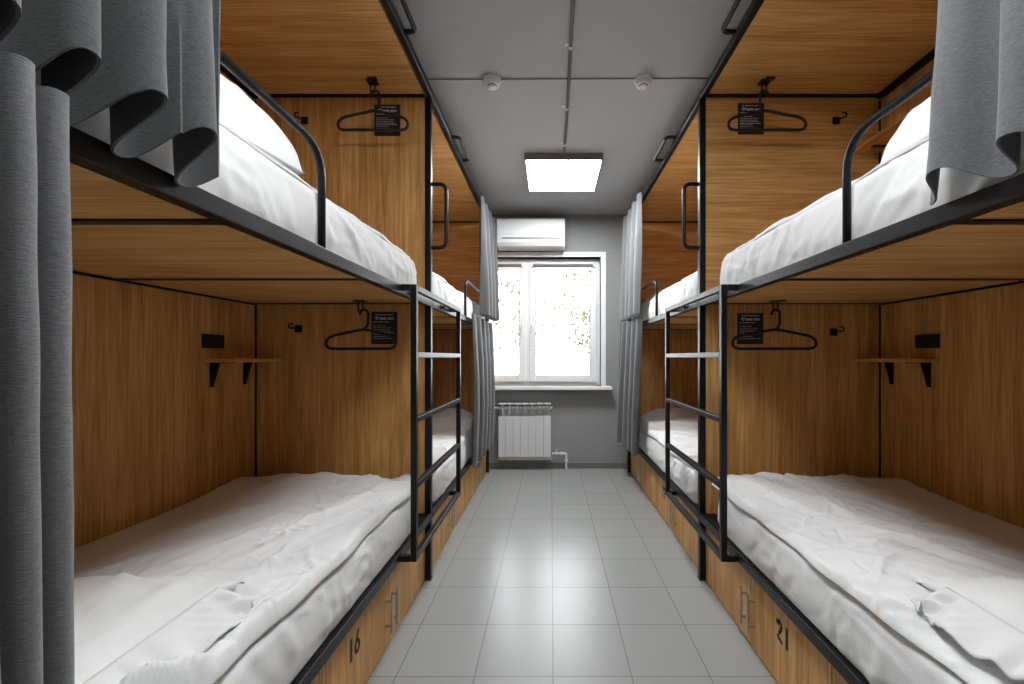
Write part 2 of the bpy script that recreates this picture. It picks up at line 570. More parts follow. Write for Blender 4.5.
def bunk(sd, ya, yb, label, near):
    """two-deck cabin bunk from its head post to its foot post"""
    A = SIDE[sd]; s = A['s']; dp = A['depth']
    t = thing('bunk_bed', (X(sd, dp / 2), (ya + yb) / 2, 0), label, 'bunk bed', 'plywood cabin bunks along the aisle')
    ys = ya if near else ya + POST        # side rails start behind the shared post on the far bunk
    def prt(name, mb, mat, bevel=0.0, parent=None, smooth=False):
        return obj(name, mb, mat, parent or t, bevel=bevel, smooth=smooth)
    # posts
    posts = [ya, yb] if near else [yb]
    for py in posts:
        b = MB(); b.box((X(sd, 0), py, 0), (X(sd, POST), py + POST, ZC - .012)); p = prt('post', b, M['black'], .004)
        b = MB(); b.box((X(sd, -.002), py - .002, 0), (X(sd, POST + .002), py + POST + .002, .008)); obj('foot_cap', b, M['black_plastic'], p)
    # rails
    e0 = ya + POST; e1 = yb
    for z0, z1, uw in ((ZL0, ZL1, .085), (ZU0, ZU1, .060)):
        b = MB(); b.box((X(sd, 0), e0, z0), (X(sd, POST), e1, z1)); b.box((X(sd, POST - .004), e0, z1 - .005), (X(sd, uw), e1, z1)); prt('side_rail', b, M['black'], .004)
    o_ = -.012 if sd == 'L' else .004
    b = MB(); b.box((X(sd, o_), e0 - (POST if near else 0), ZC - .012), (X(sd, POST + o_), yb + POST, ZC + .024)); prt('top_rail', b, M['black'], .006)
    # back panels, end panels
    for z0, z1 in ((.02, ZU0 + .003), (ZU0 + .006, ZC)):
        b = MB(); b.box((X(sd, dp), e0 - (POST if near else 0), z0), (X(sd, dp + .02), yb + POST, z1)); prt('side_panel', b, M['wood_z'])
    ye = yb + .004
    for k, (z0, z1) in enumerate(((.02, ZU1 + .001), (ZU1 + .002, ZC - .001))):
        b = MB(); b.box((X(sd, POST + .001), ye, z0), (X(sd, dp), ye + .02, z1))
        prt('end_panel', b, M['wood_x'] if (sd == 'R' and k == 1) or (not near and k == 1) else M['wood_z'])
    # canopy and berth boards
    b = MB(); b.box((X(sd, POST), ya if near else ya + POST, ZC), (X(sd, dp + .02), yb + POST, ZC + .018)); prt('canopy_panel', b, M['wood_x'])
    b = MB(); b.box((X(sd, POST), e0, ZU0 + .012), (X(sd, dp - .001), ye - .001, ZU1 - .006)); prt('berth_board', b, M['wood_x'])
    b = MB(); b.box((X(sd, POST), e0, ZL0 + .016), (X(sd, dp - .001), ye - .001, ZL1 - .006)); prt('berth_board', b, M['wood_x'])
    # cross rails under the upper berth and at the canopy
    for y in (ya + .04, ya + .7, ya + 1.345, yb - .034):
        b = MB(); b.box((X(sd, POST), y, ZU0 + .008), (X(sd, dp - .001), y + .027, ZU0 + .012)); prt('cross_rail', b, M['black'])
    b = MB(); b.box((X(sd, POST), ye - .018, ZC - .010), (X(sd, dp), ye - .001, ZC - .0005)); prt('cross_rail', b, M['black'])
    b = MB(); b.box((X(sd, dp - .03), e0, ZC - .028), (X(sd, dp), ye - .02, ZC - .0005)); prt('wall_rail', b, M['black'], .003)
    b = MB(); b.box((X(sd, dp - .008), e0, ZU0 + .003), (X(sd, dp), ye - .001, ZU0 + .012)); prt('wall_rail', b, M['black'])
    for z0, z1 in ((ZL1, ZU0 + .002), (ZU1 + .003, ZC - .03)):
        b = MB(); b.box((X(sd, dp - .007), ye - .007, z0), (X(sd, dp), ye - .0005, z1)); prt('corner_trim', b, M['black'])
    # guard rail at the head end
    gu = .012
    if near:
        g0, g1 = ya + .09, (1.180 if sd == 'L' else 1.128)
    else:
        g0, g1 = 3.16, yb - .06
    pts = [(X(sd, gu), g0, ZU1 - .01), (X(sd, gu), g0, 1.828), (X(sd, gu), g1, 1.828), (X(sd, gu), g1, ZU1 - .01)]
    b = MB(); b.tube(fillet(pts, .10, 8), .0105, 14); prt('guard_rail', b, M['black'], smooth=True)
    # grab handles: on the middle post and under the canopy edge
    if near:
        pts = [(X(sd, 0), yb + .017, 2.170), (X(sd, -.080), yb + .017, 2.170), (X(sd, -.080), yb + .017, 1.820), (X(sd, 0), yb + .017, 1.820)]
        b = MB(); b.tube(fillet(pts, .076, 9), .0108, 12); prt('grab_handle', b, M['black'], smooth=True)
        h0, h1 = 1.46, 1.785
    else:
        h0, h1 = 2.64, 2.95
    zt = ZC + .006
    pts = [(X(sd, 0), h0, zt), (X(sd, -.060), h0, zt), (X(sd, -.060), h1, zt), (X(sd, 0), h1, zt)]
    b = MB(); b.tube(fillet(pts, .035, 7), .0108, 12); prt('grab_handle', b, M['black'], smooth=True)
    return t

bunk('L', Y0, Y1, 'oak panelled two-deck bunk with black steel frame, locker 16 under it', True)
bunk('R', Y0, Y1, 'oak panelled two-deck bunk with black steel frame, locker 21 under it', True)
bunk('L', Y1, Y2, 'oak two-deck bunk by the window wall, on the air conditioner side of the aisle', False)
bunk('R', Y1, Y2, 'oak two-deck bunk by the window wall, with locker 22 under it', False)

ym = 1.218
locker('L', ym, Y1 - .012, 'oak under-bed locker marked 16 with two bar handles', '16', 1.412)
locker('R', ym, Y1 - .012, 'oak under-bed locker marked 21 with two bar handles', '21', 1.468)
locker('L', .20, ym - .004, 'oak under-bed locker cut off by the frame edge beside locker 16')
locker('R', .20, ym - .004, 'oak under-bed locker cut off by the frame edge beside locker 21')
fm = 3.225
locker('L', Y1 + POST + .004, fm, 'plain oak under-bed locker behind the ladder, next after locker 16')
locker('R', Y1 + POST + .004, fm, 'oak under-bed locker marked 22, behind the ladder across from the radiator', '22', 3.02)
locker('L', fm + .004, Y2 - .004, 'plain oak under-bed locker nearest the radiator, at the foot of the curtain')
locker('R', fm + .004, Y2 - .004, 'plain oak under-bed locker nearest the window wall, beyond locker 22')

# ladders
for sd, lab in (('L', 'black square-tube ladder on the bunk with locker 16'), ('R', 'black square-tube ladder on the bunk with locker 21')):
    T = .026
    ua, ub = -.070, -.070 + T          # the ladder stands off the bunk rail toward the aisle
    ya, yb = 1.762, 2.636
    t = thing('bunk_ladder', (X(sd, ua), (ya + yb) / 2, ZL0), lab, 'ladder', 'black steel ladders on the bunks')
    for y in (ya, yb - T):
        b = MB(); b.box((X(sd, ua), y, ZL0), (X(sd, ub), y + T, ZU1)); obj('upright', b, M['black'], t, bevel=.003)
        for z in (ZL0, ZU1 - T):
            b = MB(); b.box((X(sd, ub), y, z), (X(sd, .0), y + T, z + T)); br = obj('bracket', b, M['black'], t, bevel=.002)
    b = MB(); b.box((X(sd, ua), ya + T, ZU1 - T), (X(sd, ub), yb - T, ZU1)); obj('top_bar', b, M['black'], t, bevel=.003)
    for z in (ZL0, .640, .930, 1.216):
        b = MB(); b.box((X(sd, ua), ya + T, z), (X(sd, ub), yb - T, z + T)); obj('rung', b, M['black'], t, bevel=.003)
    for y in (1.87, 2.40):
        b = MB(); b.box((X(sd, -.004), y, ZU0 + .006), (X(sd, 0), y + .08, ZU1 - .006)); b.box((X(sd, -.02), y + .02, ZU0 + .012), (X(sd, -.004), y + .06, ZU1 - .012))
        obj('bolt_plate', b, M['black'], t, bevel=.001)

# ------------------------------------------------------------------ bedding
def wrinkle_field(Ux, Vy, seed, count, amp, ang, spread, wmin=.006, wmax=.022, lmin=.12, lmax=.6):
    """sum of tapered cloth creases on the coordinates Ux, Vy"""
    rnd = random.Random(seed)
    Z = np.zeros_like(Ux)
    x0, x1, y0, y1 = Ux.min(), Ux.max(), Vy.min(), Vy.max()
    for i in range(count):
        cx, cy = rnd.uniform(x0, x1), rnd.uniform(y0, y1)
        a = ang + rnd.gauss(0, spread)
        ln = rnd.uniform(lmin, lmax) / 2; w = rnd.uniform(wmin, wmax)
        dx, dy = Ux - cx, Vy - cy
        t = dx * math.cos(a) + dy * math.sin(a)
        d = -dx * math.sin(a) + dy * math.cos(a) + rnd.uniform(-.35, .35) * t * t / ln
        k = np.clip(1 - (t / ln) ** 2, 0, 1)
        sgn = 1 if rnd.random() < .72 else -1
        Z += sgn * amp * rnd.uniform(.4, 1) * k * np.exp(-(d / w) ** 2)
    return Z

def mattress(sd, ya, yb, z0, z1, label, seed):
    u0 = .019 if z0 < 1 else .034
    dp = SIDE[sd]['depth']; s = SIDE[sd]['s']
    u1 = dp - .012
    r = .085
    # outline of the rounded rectangle, sampled along its length
    loop = []
    def line(p, q, n):
        for i in range(n):
            loop.append((p[0] + (q[0] - p[0]) * i / n, p[1] + (q[1] - p[1]) * i / n))
    def arc(c, a0, a1, n=8):
        for i in range(n):
            a = a0 + (a1 - a0) * i / n
            loop.append((c[0] + r * math.cos(a), c[1] + r * math.sin(a)))
    line((u0, yb - r), (u0, ya + r), 150)
    arc((u0 + r, ya + r), PI, 1.5 * PI)
    line((u0 + r, ya), (u1 - r, ya), 40)
    arc((u1 - r, ya + r), 1.5 * PI, 2 * PI)
    line((u1, ya + r), (u1, yb - r), 30)
    arc((u1 - r, yb - r), 0, .5 * PI)
    line((u1 - r, yb), (u0 + r, yb), 40)
    arc((u0 + r, yb - r), .5 * PI, PI)
    n = len(loop)
    L = np.array(loop)
    tng = np.roll(L, -1, 0) - np.roll(L, 1, 0)
    tng /= np.linalg.norm(tng, axis=1)[:, None]
    nrm = np.stack([tng[:, 1], -tng[:, 0]], 1)
    seglen = np.concatenate([[0], np.cumsum(np.linalg.norm(np.diff(L, axis=0), axis=1))])
    prof = []
    hh = z1 - z0
    R = .042
    for a in np.linspace(-PI / 2, 0, 6):
        prof.append((-.010 + .010 * math.cos(a), z0 + .010 + .010 * math.sin(a)))
    for q in np.linspace(.06, .94, 11):
        prof.append((.007 * math.sin(PI * q), z0 + .010 + (hh - .010 - R) * q))
    for a in np.linspace(0, PI / 2, 7):
        prof.append((-R + R * math.cos(a), z1 - R + R * math.sin(a)))
    for d in (-.07, -.12):
        prof.append((d, z1))
    pr = np.array(prof)
    S, Zz = np.meshgrid(seglen, pr[:, 1], indexing='ij')
    W = wrinkle_field(S, Zz, seed, 150, .0055, .95, .45, .006, .018, .08, .26)
    W += wrinkle_field(S, Zz, seed + 3, 60, .005, .1, .2, .006, .014, .15, .5)
    env = np.clip(1 - np.abs(np.linspace(-1, 1, len(pr))) ** 6, 0, 1)
    P = np.zeros((n, len(pr), 3))
    for i in range(n):
        off = pr[:, 0] + W[i] * env
        P[i, :, 0] = L[i, 0] + nrm[i, 0] * off
        P[i, :, 1] = L[i, 1] + nrm[i, 1] * off
        P[i, :, 2] = pr[:, 1]
    verts = []
    m = len(pr)
    for i in range(n):
        for j in range(m):
            verts.append((X(sd, P[i, j, 0]), P[i, j, 1], P[i, j, 2]))
    faces = []
    for i in range(n):
        k = (i + 1) % n
        for j in range(m - 1):
            faces.append((i * m + j, k * m + j, k * m + j + 1, i * m + j + 1))
    faces.append(tuple(i * m for i in range(n)))
    faces.append(tuple(i * m + m - 1 for i in range(n - 1, -1, -1)))
    b = MB(); b.add(verts, faces)
    o = obj('mattress', b, M['sheet'], smooth=True)
    return tag(o, label, 'mattress', 'mattresses on the bunks')

def duvet(sd, ya, yb, z0, label, seed, thick=.034, fold=None, lift=None, u_front=.016, calm=1.0, ang=.9):
    dp = SIDE[sd]['depth']
    u0, u1 = u_front, dp - .008
    cell = .0062 if (z0 < 1 and ya < 1) else .0095
    nu, nv = int((u1 - u0) / cell), int((yb - ya) / cell)
    rnd = random.Random(seed)
    u = np.linspace(u0, u1, nu); v = np.linspace(ya, yb, nv)
    U, V = np.meshgrid(u, v, indexing='ij')
    Hh = np.full_like(U, thick)
    # soft puffs
    for k in range(7):
        fx, fy, p = rnd.uniform(2, 8), rnd.uniform(2, 7), rnd.uniform(0, 6)
        Hh += .0042 * np.sin(fx * U + fy * V + p) * np.sin(fy * U - fx * V * .6 + p * 2)
    Hh += wrinkle_field(U, V, seed + 1, 85, .013, ang, .35, .007, .020, .15, .75)
    Hh += wrinkle_field(U, V, seed + 2, 320, .0085, ang + .3, .6, .0045, .010, .07, .32)
    Hh += wrinkle_field(U, V, seed + 7, 9, .018, ang - .1, .25, .02, .05, .4, 1.1)
    Hh = thick + (Hh - thick) * calm
    Hh = (Hh - .012) * (1 - .78 * np.clip((U - .25) / .6, 0, 1)) + .012
    if z0 < 1 and ya < 1:
        Hh += .026 * np.exp(-((yb - V) / .22) ** 2) * np.clip((U - .2) / .4, 0, 1)
    if fold:
        f0, f1, fh = fold
        k = np.clip((V - f0) / .03, 0, 1) * np.clip((f1 - V) / .04, 0, 1)
        Hh += fh * np.sqrt(k)
    if lift:                                  # a corner of the quilt pushed up against the end panel
        lu, lv, lr, lh = lift
        d = np.hypot(U - lu, V - lv)
        Hh += lh * np.exp(-(d / lr) ** 2)
    de = np.minimum.reduce([U - u0, u1 - U, V - ya, yb - V])
    re = .020
    k = np.clip(de / re, 0, 1)
    edge = np.sqrt(1 - (1 - k) ** 2)
    Hh = np.maximum(Hh, .014) * (.12 + .88 * edge)
    # wander of the hem
    wob = .006 * np.sin(V * 9 + seed) + .004 * np.sin(V * 23 + 2 * seed)
    wf = np.clip(1 - (U - u0) / .12, 0, 1)
    wobx = .008 * np.sin(U * 11 + seed) + .004 * np.sin(U * 29 + seed)
    wy = np.clip(1 - (yb - V) / .12, 0, 1)
    Ud = U + wob * wf
    sgn = SIDE[sd]['s']; axx = SIDE[sd]['ax']
    Vd = V + (wobx - .006) * wy
    top = np.stack([axx + sgn * Ud, Vd, z0 + Hh], -1)
    bot = np.stack([axx + sgn * Ud, Vd, np.full_like(U, z0 + .001)], -1)
    b = MB()
    b.grid(top)
    off = len(b.v)
    b.grid(bot)
    m, n = nu, nv
    rim = [(i, 0) for i in range(m)] + [(m - 1, j) for j in range(1, n)] + [(i, n - 1) for i in range(m - 2, -1, -1)] + [(0, j) for j in range(n - 2, 0, -1)]
    for (i, j), (p, q) in zip(rim, rim[1:] + rim[:1]):
        a, c = i * n + j, p * n + q
        b.f.append((a, c, c + off, a + off))
    o = obj('duvet', b, M['sheet'], smooth=True)
    return tag(o, label, 'duvet', 'white duvets on the bunks')

def pillow(c, w, l, h, rz, seed, label, hem_side=None, tilt=0.0, pw_=2.6):
    """cushion w by l lying at c (its underside), pinched at the corners"""
    nu, nv = 44, 36
    u = np.linspace(-1, 1, nu); v = np.linspace(-1, 1, nv)
    U, V = np.meshgrid(u, v, indexing='ij')
    prof = np.clip((1 - np.abs(U) ** pw_) * (1 - np.abs(V) ** pw_), 0, 1) ** .5
    Wr = wrinkle_field(U * w / 2, V * l / 2, seed, 36, .008, .6, 1.2, .008, .02, .08, .3)
    pin = 1 - .06 * (np.abs(U) * (1 - np.abs(V)) * 0 + (1 - V ** 2) * np.abs(U) ** 6)
    pin2 = 1 - .06 * ((1 - U ** 2) * np.abs(V) ** 6)
    Xl = U * w / 2 * pin; Yl = V * l / 2 * pin2
    zt = .012 + h * .8 * prof + Wr * (prof > .05)
    zb = .012 - h * .0 - .011 * np.clip(prof * 3, 0, 1)
    R = Matrix.Rotation(rz, 3, 'Z') @ Matrix.Rotation(tilt, 3, 'X')
    b = MB()
    for Z in (zt, zb):
        P = np.stack([Xl, Yl, Z], -1).reshape(-1, 3)
        Q = np.array([list(R @ Vector(p)) for p in P]) + np.array(c)
        b.grid(Q.reshape(nu, nv, 3))
    off = nu * nv
    rim = [(i, 0) for i in range(nu)] + [(nu - 1, j) for j in range(1, nv)] + [(i, nv - 1) for i in range(nu - 2, -1, -1)] + [(0, j) for j in range(nv - 2, 0, -1)]
    for (i, j), (p, q) in zip(rim, rim[1:] + rim[:1]):
        a, e = i * nv + j, p * nv + q
        b.f.append((a, e, e + off, a + off))
    o = obj('pillow', b, M['pillow'], smooth=True)
    tag(o, label, 'pillow', 'white pillows on the bunks')
    if hem_side is not None:
        # open end of the pillowcase: a limp gathered flap along one side
        n1, n2 = 150, 14
        P = np.zeros((n1, n2, 3)); Q = np.zeros((n1, n2, 3))
        for i in range(n1):
            t = i / (n1 - 1); y = (t * 2 - 1) * l / 2 * .86 - .03
            g = .45 + .35 * math.exp(-((t - .93) / .10) ** 2)
            for j in range(n2):
                k = j / (n2 - 1)
                x = hem_side * (w / 2 * .93 + k * (.105 + .016 * math.sin(9 * t + seed)))
                z = .010 + .022 * (1 - k) - .008 * k + g * .016 * k ** .7 * (math.sin(40 * t + 4 * k + 1.6 * math.sin(13 * t)) + .7 * math.sin(110 * t - 5 * k) * math.exp(-((t - .93) / .16) ** 2))
                P[i, j] = list(R @ Vector((x, y, z + .006)) + Vector(c)); Q[i, j] = list(R @ Vector((x, y, z)) + Vector(c))
        b = MB(); b.grid(P); of = len(b.v); b.grid(Q)
        rim = [(i, 0) for i in range(n1)] + [(n1 - 1, j) for j in range(1, n2)] + [(i, n2 - 1) for i in range(n1 - 2, -1, -1)] + [(0, j) for j in range(n2 - 2, 0, -1)]
        for (i, j), (p, q) in zip(rim, rim[1:] + rim[:1]):
            a, e = i * n2 + j, p * n2 + q
            b.f.append((a, e, e + of, a + of))
        obj('pillowcase_hem', b, M['pillow'], o, smooth=True)
    return o

ZM_L, ZM_U = .563, 1.722
spots = [('L', Y0 + .06, Y1 - .05, 'lower berth over locker 16'), ('R', Y0 + .06, Y1 - .05, 'lower berth over locker 21')]
mattress('L', Y0 + .06, 2.075, ZL1 + .001, ZM_L, 'white sheeted mattress on the lower berth over locker 16', 11)
mattress('R', Y0 + .06, 2.065, ZL1 + .001, ZM_L, 'white sheeted mattress on the lower berth over locker 21', 12)
mattress('L', Y0 + .06, 2.13, ZU1 + .001, ZM_U, 'white sheeted mattress on the upper berth of the bunk with locker 16', 13)
mattress('R', Y0 + .06, 2.075, ZU1 + .001, ZM_U, 'white sheeted mattress on the upper berth of the bunk with locker 21', 14)
mattress('L', Y1 + .08, Y2 - .02, ZL1 + .001, ZM_L, 'white sheeted mattress on the lower berth nearest the radiator', 15)
mattress('R', Y1 + .08, Y2 - .02, ZL1 + .001, ZM_L, 'white sheeted mattress on the lower berth over locker 22', 16)
mattress('L', Y1 + .08, Y2 - .02, ZU1 + .001, ZM_U, 'white sheeted mattress on the upper berth beside the air conditioner', 17)
mattress('R', Y1 + .08, Y2 - .02, ZU1 + .001, ZM_U, 'white sheeted mattress on the upper berth above locker 22', 18)
duvet('L', Y0 + .1, 2.10, ZM_L, 'rumpled white duvet spread over the lower berth with locker 16', 31, lift=(.48, 2.08, .07, .016), ang=2.25, calm=1.45)
duvet('R', Y0 + .1, 2.085, ZM_L, 'rumpled white duvet spread over the lower berth with locker 21', 32, lift=(.16, 2.03, .13, .028), ang=2.25, calm=1.45)
duvet('L', Y0 + .1, 2.12, ZM_U, 'white duvet on the upper berth of the bunk with locker 16', 33, thick=.022, ang=2.0, calm=.5, u_front=.062)
duvet('R', Y0 + .1, 2.07, ZM_U, 'white duvet on the upper berth of the bunk with locker 21', 34, thick=.022, ang=2.0, calm=.5, u_front=.062)
duvet('L', Y1 + .09, 3.86, ZM_L, 'white duvet turned back in a thick fold, lower berth nearest the radiator', 35, fold=(3.46, 3.85, .060), ang=2.2)
duvet('R', Y1 + .09, 3.86, ZM_L, 'white duvet turned back in a thick fold, lower berth over locker 22', 36, fold=(3.46, 3.85, .060), ang=2.2)
duvet('L', Y1 + .09, 4.10, ZM_U, 'smooth white duvet on the upper berth beside the air conditioner', 37, thick=.022, ang=2.0, calm=.5, u_front=.062)
duvet('R', Y1 + .09, 4.10, ZM_U, 'smooth white duvet on the upper berth above locker 22', 38, thick=.022, ang=2.0, calm=.5, u_front=.062)
pillow((X('L', .43), .80, ZM_L + .046), .56, .54, .085, 0.03, 51, 'flat white pillow with gathered hem on the duvet over locker 16', hem_side=1)
pillow((X('R', .43), .80, ZM_L + .046), .56, .54, .085, -0.03, 52, 'flat white pillow with gathered hem on the duvet over locker 21', hem_side=-1)
pillow((X('L', .435), .975, ZM_U + .030), .70, .50, .215, -.06, 53, pw_=6, label= 'plump white pillow behind the guard rail, upper berth of the bunk with locker 16')
pillow((X('R', .475), .925, ZM_U + .030), .70, .50, .215, .06, 54, pw_=6, label= 'plump white pillow behind the guard rail, upper berth of the bunk with locker 21')
pillow((X('L', .46), 4.04, ZM_L + .008), .70, .40, .15, 0, 55, 'white pillow at the head of the lower berth nearest the radiator')
pillow((X('R', .46), 4.04, ZM_L + .008), .70, .40, .15, 0, 56, 'white pillow at the head of the lower berth over locker 22')
pillow((X('L', .46), 3.92, ZM_U + .038), .66, .46, .13, 0, 57, 'white pillow on the upper berth beside the air conditioner')
pillow((X('R', .46), 3.92, ZM_U + .038), .66, .46, .13, 0, 58, 'white pillow on the upper berth above locker 22')

# ------------------------------------------------------------------ curtains
def curtain(sd, ya, yb, u, z0, z1, folds, amp, label, seed, mat='curtain', flare=0.0, sag=0.0, lean=0.0, top_pinch=.6, u_slope=0.0, phase=0.0, belly=0.0, lift=0.0, yshift=-.10):
    """gathered cloth hung along the aisle edge of a bunk; u < 0 is toward the aisle"""
    rnd = random.Random(seed)
    nt_, nz = folds * 26 + 1, 70
    ph = [rnd.uniform(-.5, .5) for _ in range(folds + 2)]
    am = [rnd.uniform(.75, 1.15) for _ in range(folds + 2)]
    P = np.zeros((nt_, nz, 3))
    for i in range(nt_):
        t = i / (nt_ - 1)
        fi = t * folds
        k0 = int(min(fi, folds - 1e-6)); fr = fi - k0
        a_l = am[k0] * (1 - fr) + am[k0 + 1] * fr
        p_l = ph[k0] * (1 - fr) + ph[k0 + 1] * fr
        ang = 2 * PI * fi + phase
        for j in range(nz):
            q = j / (nz - 1)               # 0 at the top, 1 at the hem
            A = amp * a_l * (top_pinch + (1 - top_pinch) * min(1, q * 1.6))
            a2 = ang + p_l * .9 * q + .25 * math.sin(3 * q + seed + k0)
            sn = math.sin(a2)
            w = sn * (1.25 - .25 * sn * sn)
            uu = u + u_slope * (t - .5) - A * w - lean * q - belly * math.sin(PI * q)
            yy = ya + (yb - ya) * t + yshift * A * math.sin(2 * a2)
            yy += flare * (t ** 4) * q ** 1.5
            zz = z1 + (z0 - z1) * q - sag * (t ** 6) * q ** 4 + lift * (.5 + .5 * w) * q ** 5
            cr = .0025 * noise.noise(Vector((t * folds * 2.2, q * 9, seed)))
            P[i, j] = (X(sd, uu + cr), yy, zz)
    b = MB(); b.grid(P)
    o = obj('bed_curtain', b, M[mat], smooth=True)
    md = o.modifiers.new('thickness', 'SOLIDIFY')
    md.thickness = .0035
    md.offset = 0
    es = o.modifiers.new('hem_edge', 'EDGE_SPLIT')
    es.split_angle = math.radians(55)
    return tag(o, label, 'curtain', 'grey bunk curtains')

curtain('L', .335, .690, -.056, 1.522, 2.63, 5, .050, 'grey curtain bunched at the upper berth of the bunk with locker 16', 3, flare=.05, top_pinch=.8, phase=.4, lift=.068)
curtain('L', .300, .508, -.088, .30, 1.535, 4, .036, 'long grey curtain hanging at the lower berth with locker 16', 8, top_pinch=.75, phase=-1.5, u_slope=.10, mat='curtain_lit')
curtain('R', .43, .772, -.040, 1.540, 2.63, 4, .036, 'grey curtain bunched at the upper berth of the bunk with locker 21', 6, flare=.085, top_pinch=.62, phase=-1.2, mat='curtain_lit', lift=.04)
curtain('L', 3.52, 4.22, -.052, 1.590, 2.625, 4, .046, 'grey curtain hanging at the upper berth beside the air conditioner', 14, u_slope=-.03, lean=.03)
curtain('L', 3.18, 4.20, -.040, .345, 1.560, 5, .032, 'grey curtain hanging at the lower berth beside the radiator', 15, u_slope=-.02, belly=.02)
curtain('R', 3.45, 4.22, -.050, 1.590, 2.625, 4, .044, 'grey curtain hanging at the upper berth above locker 22', 16, u_slope=-.02, lean=.02, mat='curtain_lit')
curtain('R', 3.45, 4.20, -.060, .37, 1.560, 4, .046, 'grey curtain hanging at the lower berth beyond locker 22', 17, u_slope=-.04, lean=.035)

# ------------------------------------------------------------------ fittings in the near bunks
YP = Y1 + .004            # face of the end panels
BUNKN = {'L': 'bunk with locker 16', 'R': 'bunk with locker 21'}

def shelf(sd, zt, label):
    dp = SIDE[sd]['depth']
    t = thing('corner_shelf', (X(sd, dp - .07), 2.04, zt - .13), label, 'shelf', 'small oak shelves in the bunks')
    b = MB(); b.box((X(sd, dp - .150), 1.874, zt - .018), (X(sd, dp - .001), YP - .009, zt)); obj('board', b, M['wood_y'], t, bevel=.001)
    for y in (1.915, 2.125):
        b = MB()
        w = .012
        b.box((X(sd, dp - .004), y, zt - .135), (X(sd, dp - .0005), y + .022, zt - .019))
        b.box((X(sd, dp - .105), y, zt - .022), (X(sd, dp - .004), y + .022, zt - .0185))
        xa, xb = X(sd, dp - .004), X(sd, dp - .034)
        b.prism([(xa, zt - .128), (xb, zt - .022), (xa, zt - .022)], y + .002, y + .020, 'y')
        obj('bracket', b, M['black'], t)
    return t
shelf('L', 1.212, 'small oak corner shelf on black brackets, lower berth over locker 16')
shelf('R', 1.212, 'small oak corner shelf on black brackets, lower berth over locker 21')
shelf('R', 2.352, 'small oak corner shelf behind the guard rail, upper berth above locker 21')

for sd in 'LR':
    dp = SIDE[sd]['depth']; s = SIDE[sd]['s']
    y0, y1, z0, z1 = 1.868, 1.992, 1.262, 1.328
    t = thing('power_socket', (X(sd, dp - .01), 1.93, z0), 'black double power socket above the shelf in the lower %s' % BUNKN[sd], 'socket', 'black power sockets in the lower berths')
    b = MB(); b.box((X(sd, dp - .010), y0, z0), (X(sd, dp - .0005), y1, z1)); obj('cover_plate', b, M['black_plastic'], t, bevel=.004)
    for yc in (1.899, 1.961):
        b = MB(); b.lathe((X(sd, dp - .010), yc, (z0 + z1) / 2), [(.024, 0), (.024, -s * .003), (.020, -s * .004), (.019, -s * .001)], 'x', 24); obj('outlet', b, M['black_plastic'], t)

def coat_hook(sd, px, z, label):
    t = thing('coat_hook', (px, YP - .01, z - .02), label, 'hook', 'small square coat hooks')
    b = MB(); b.box((px - .019, YP - .008, z - .020), (px + .019, YP - .0003, z + .020)); obj('plate', b, M['black'], t, bevel=.003)
    s = SIDE[sd]['s']
    b = MB()
    arc = [(px + s * .012, YP - .006, z + .005), (px + s * .018, YP - .035, z + .002)]
    for k in range(9):
        a = -PI * .5 + k / 8 * PI * 1.25
        arc.append((px + s * (.022 + .013 * math.cos(a)), YP - .034, z + .014 + .013 * math.sin(a)))
    b.tube(arc, .0042, 8); obj('peg', b, M['black'], t, smooth=True)
    return t
coat_hook('L', -1.378, 1.374, 'small black square coat hook inside the lower berth over locker 16')
coat_hook('R', 1.542, 1.356, 'small black square coat hook inside the lower berth over locker 21')
coat_hook('L', -1.345, 2.510, 'small black square coat hook seen past the guard rail above locker 16')
coat_hook('R', 1.556, 2.510, 'small black square coat hook in the upper berth above locker 21')

def hang_hook(px, zc, label):
    """screwed plate under the boards with a looped strap for a hanger"""
    t = thing('ceiling_hook', (px, 2.11, zc - .06), label, 'hook', 'hanger hooks under the boards')
    b = MB(); b.box((px - .028, 2.075, zc - .004), (px + .028, 2.125, zc - .0003)); b.box((px - .012, 2.06, zc - .006), (px + .036, 2.082, zc - .0003))
    obj('plate', b, M['black'], t, bevel=.001)
    b = MB()
    for dx in (-.012, .012):
        b.box((px + dx - .003, 2.103, zc - .05), (px + dx + .003, 2.107, zc - .004))
    b.tube([(px - .015, 2.105, zc - .050), (px + .015, 2.105, zc - .050)], .004, 8)
    obj('loop', b, M['black'], t)
    return t

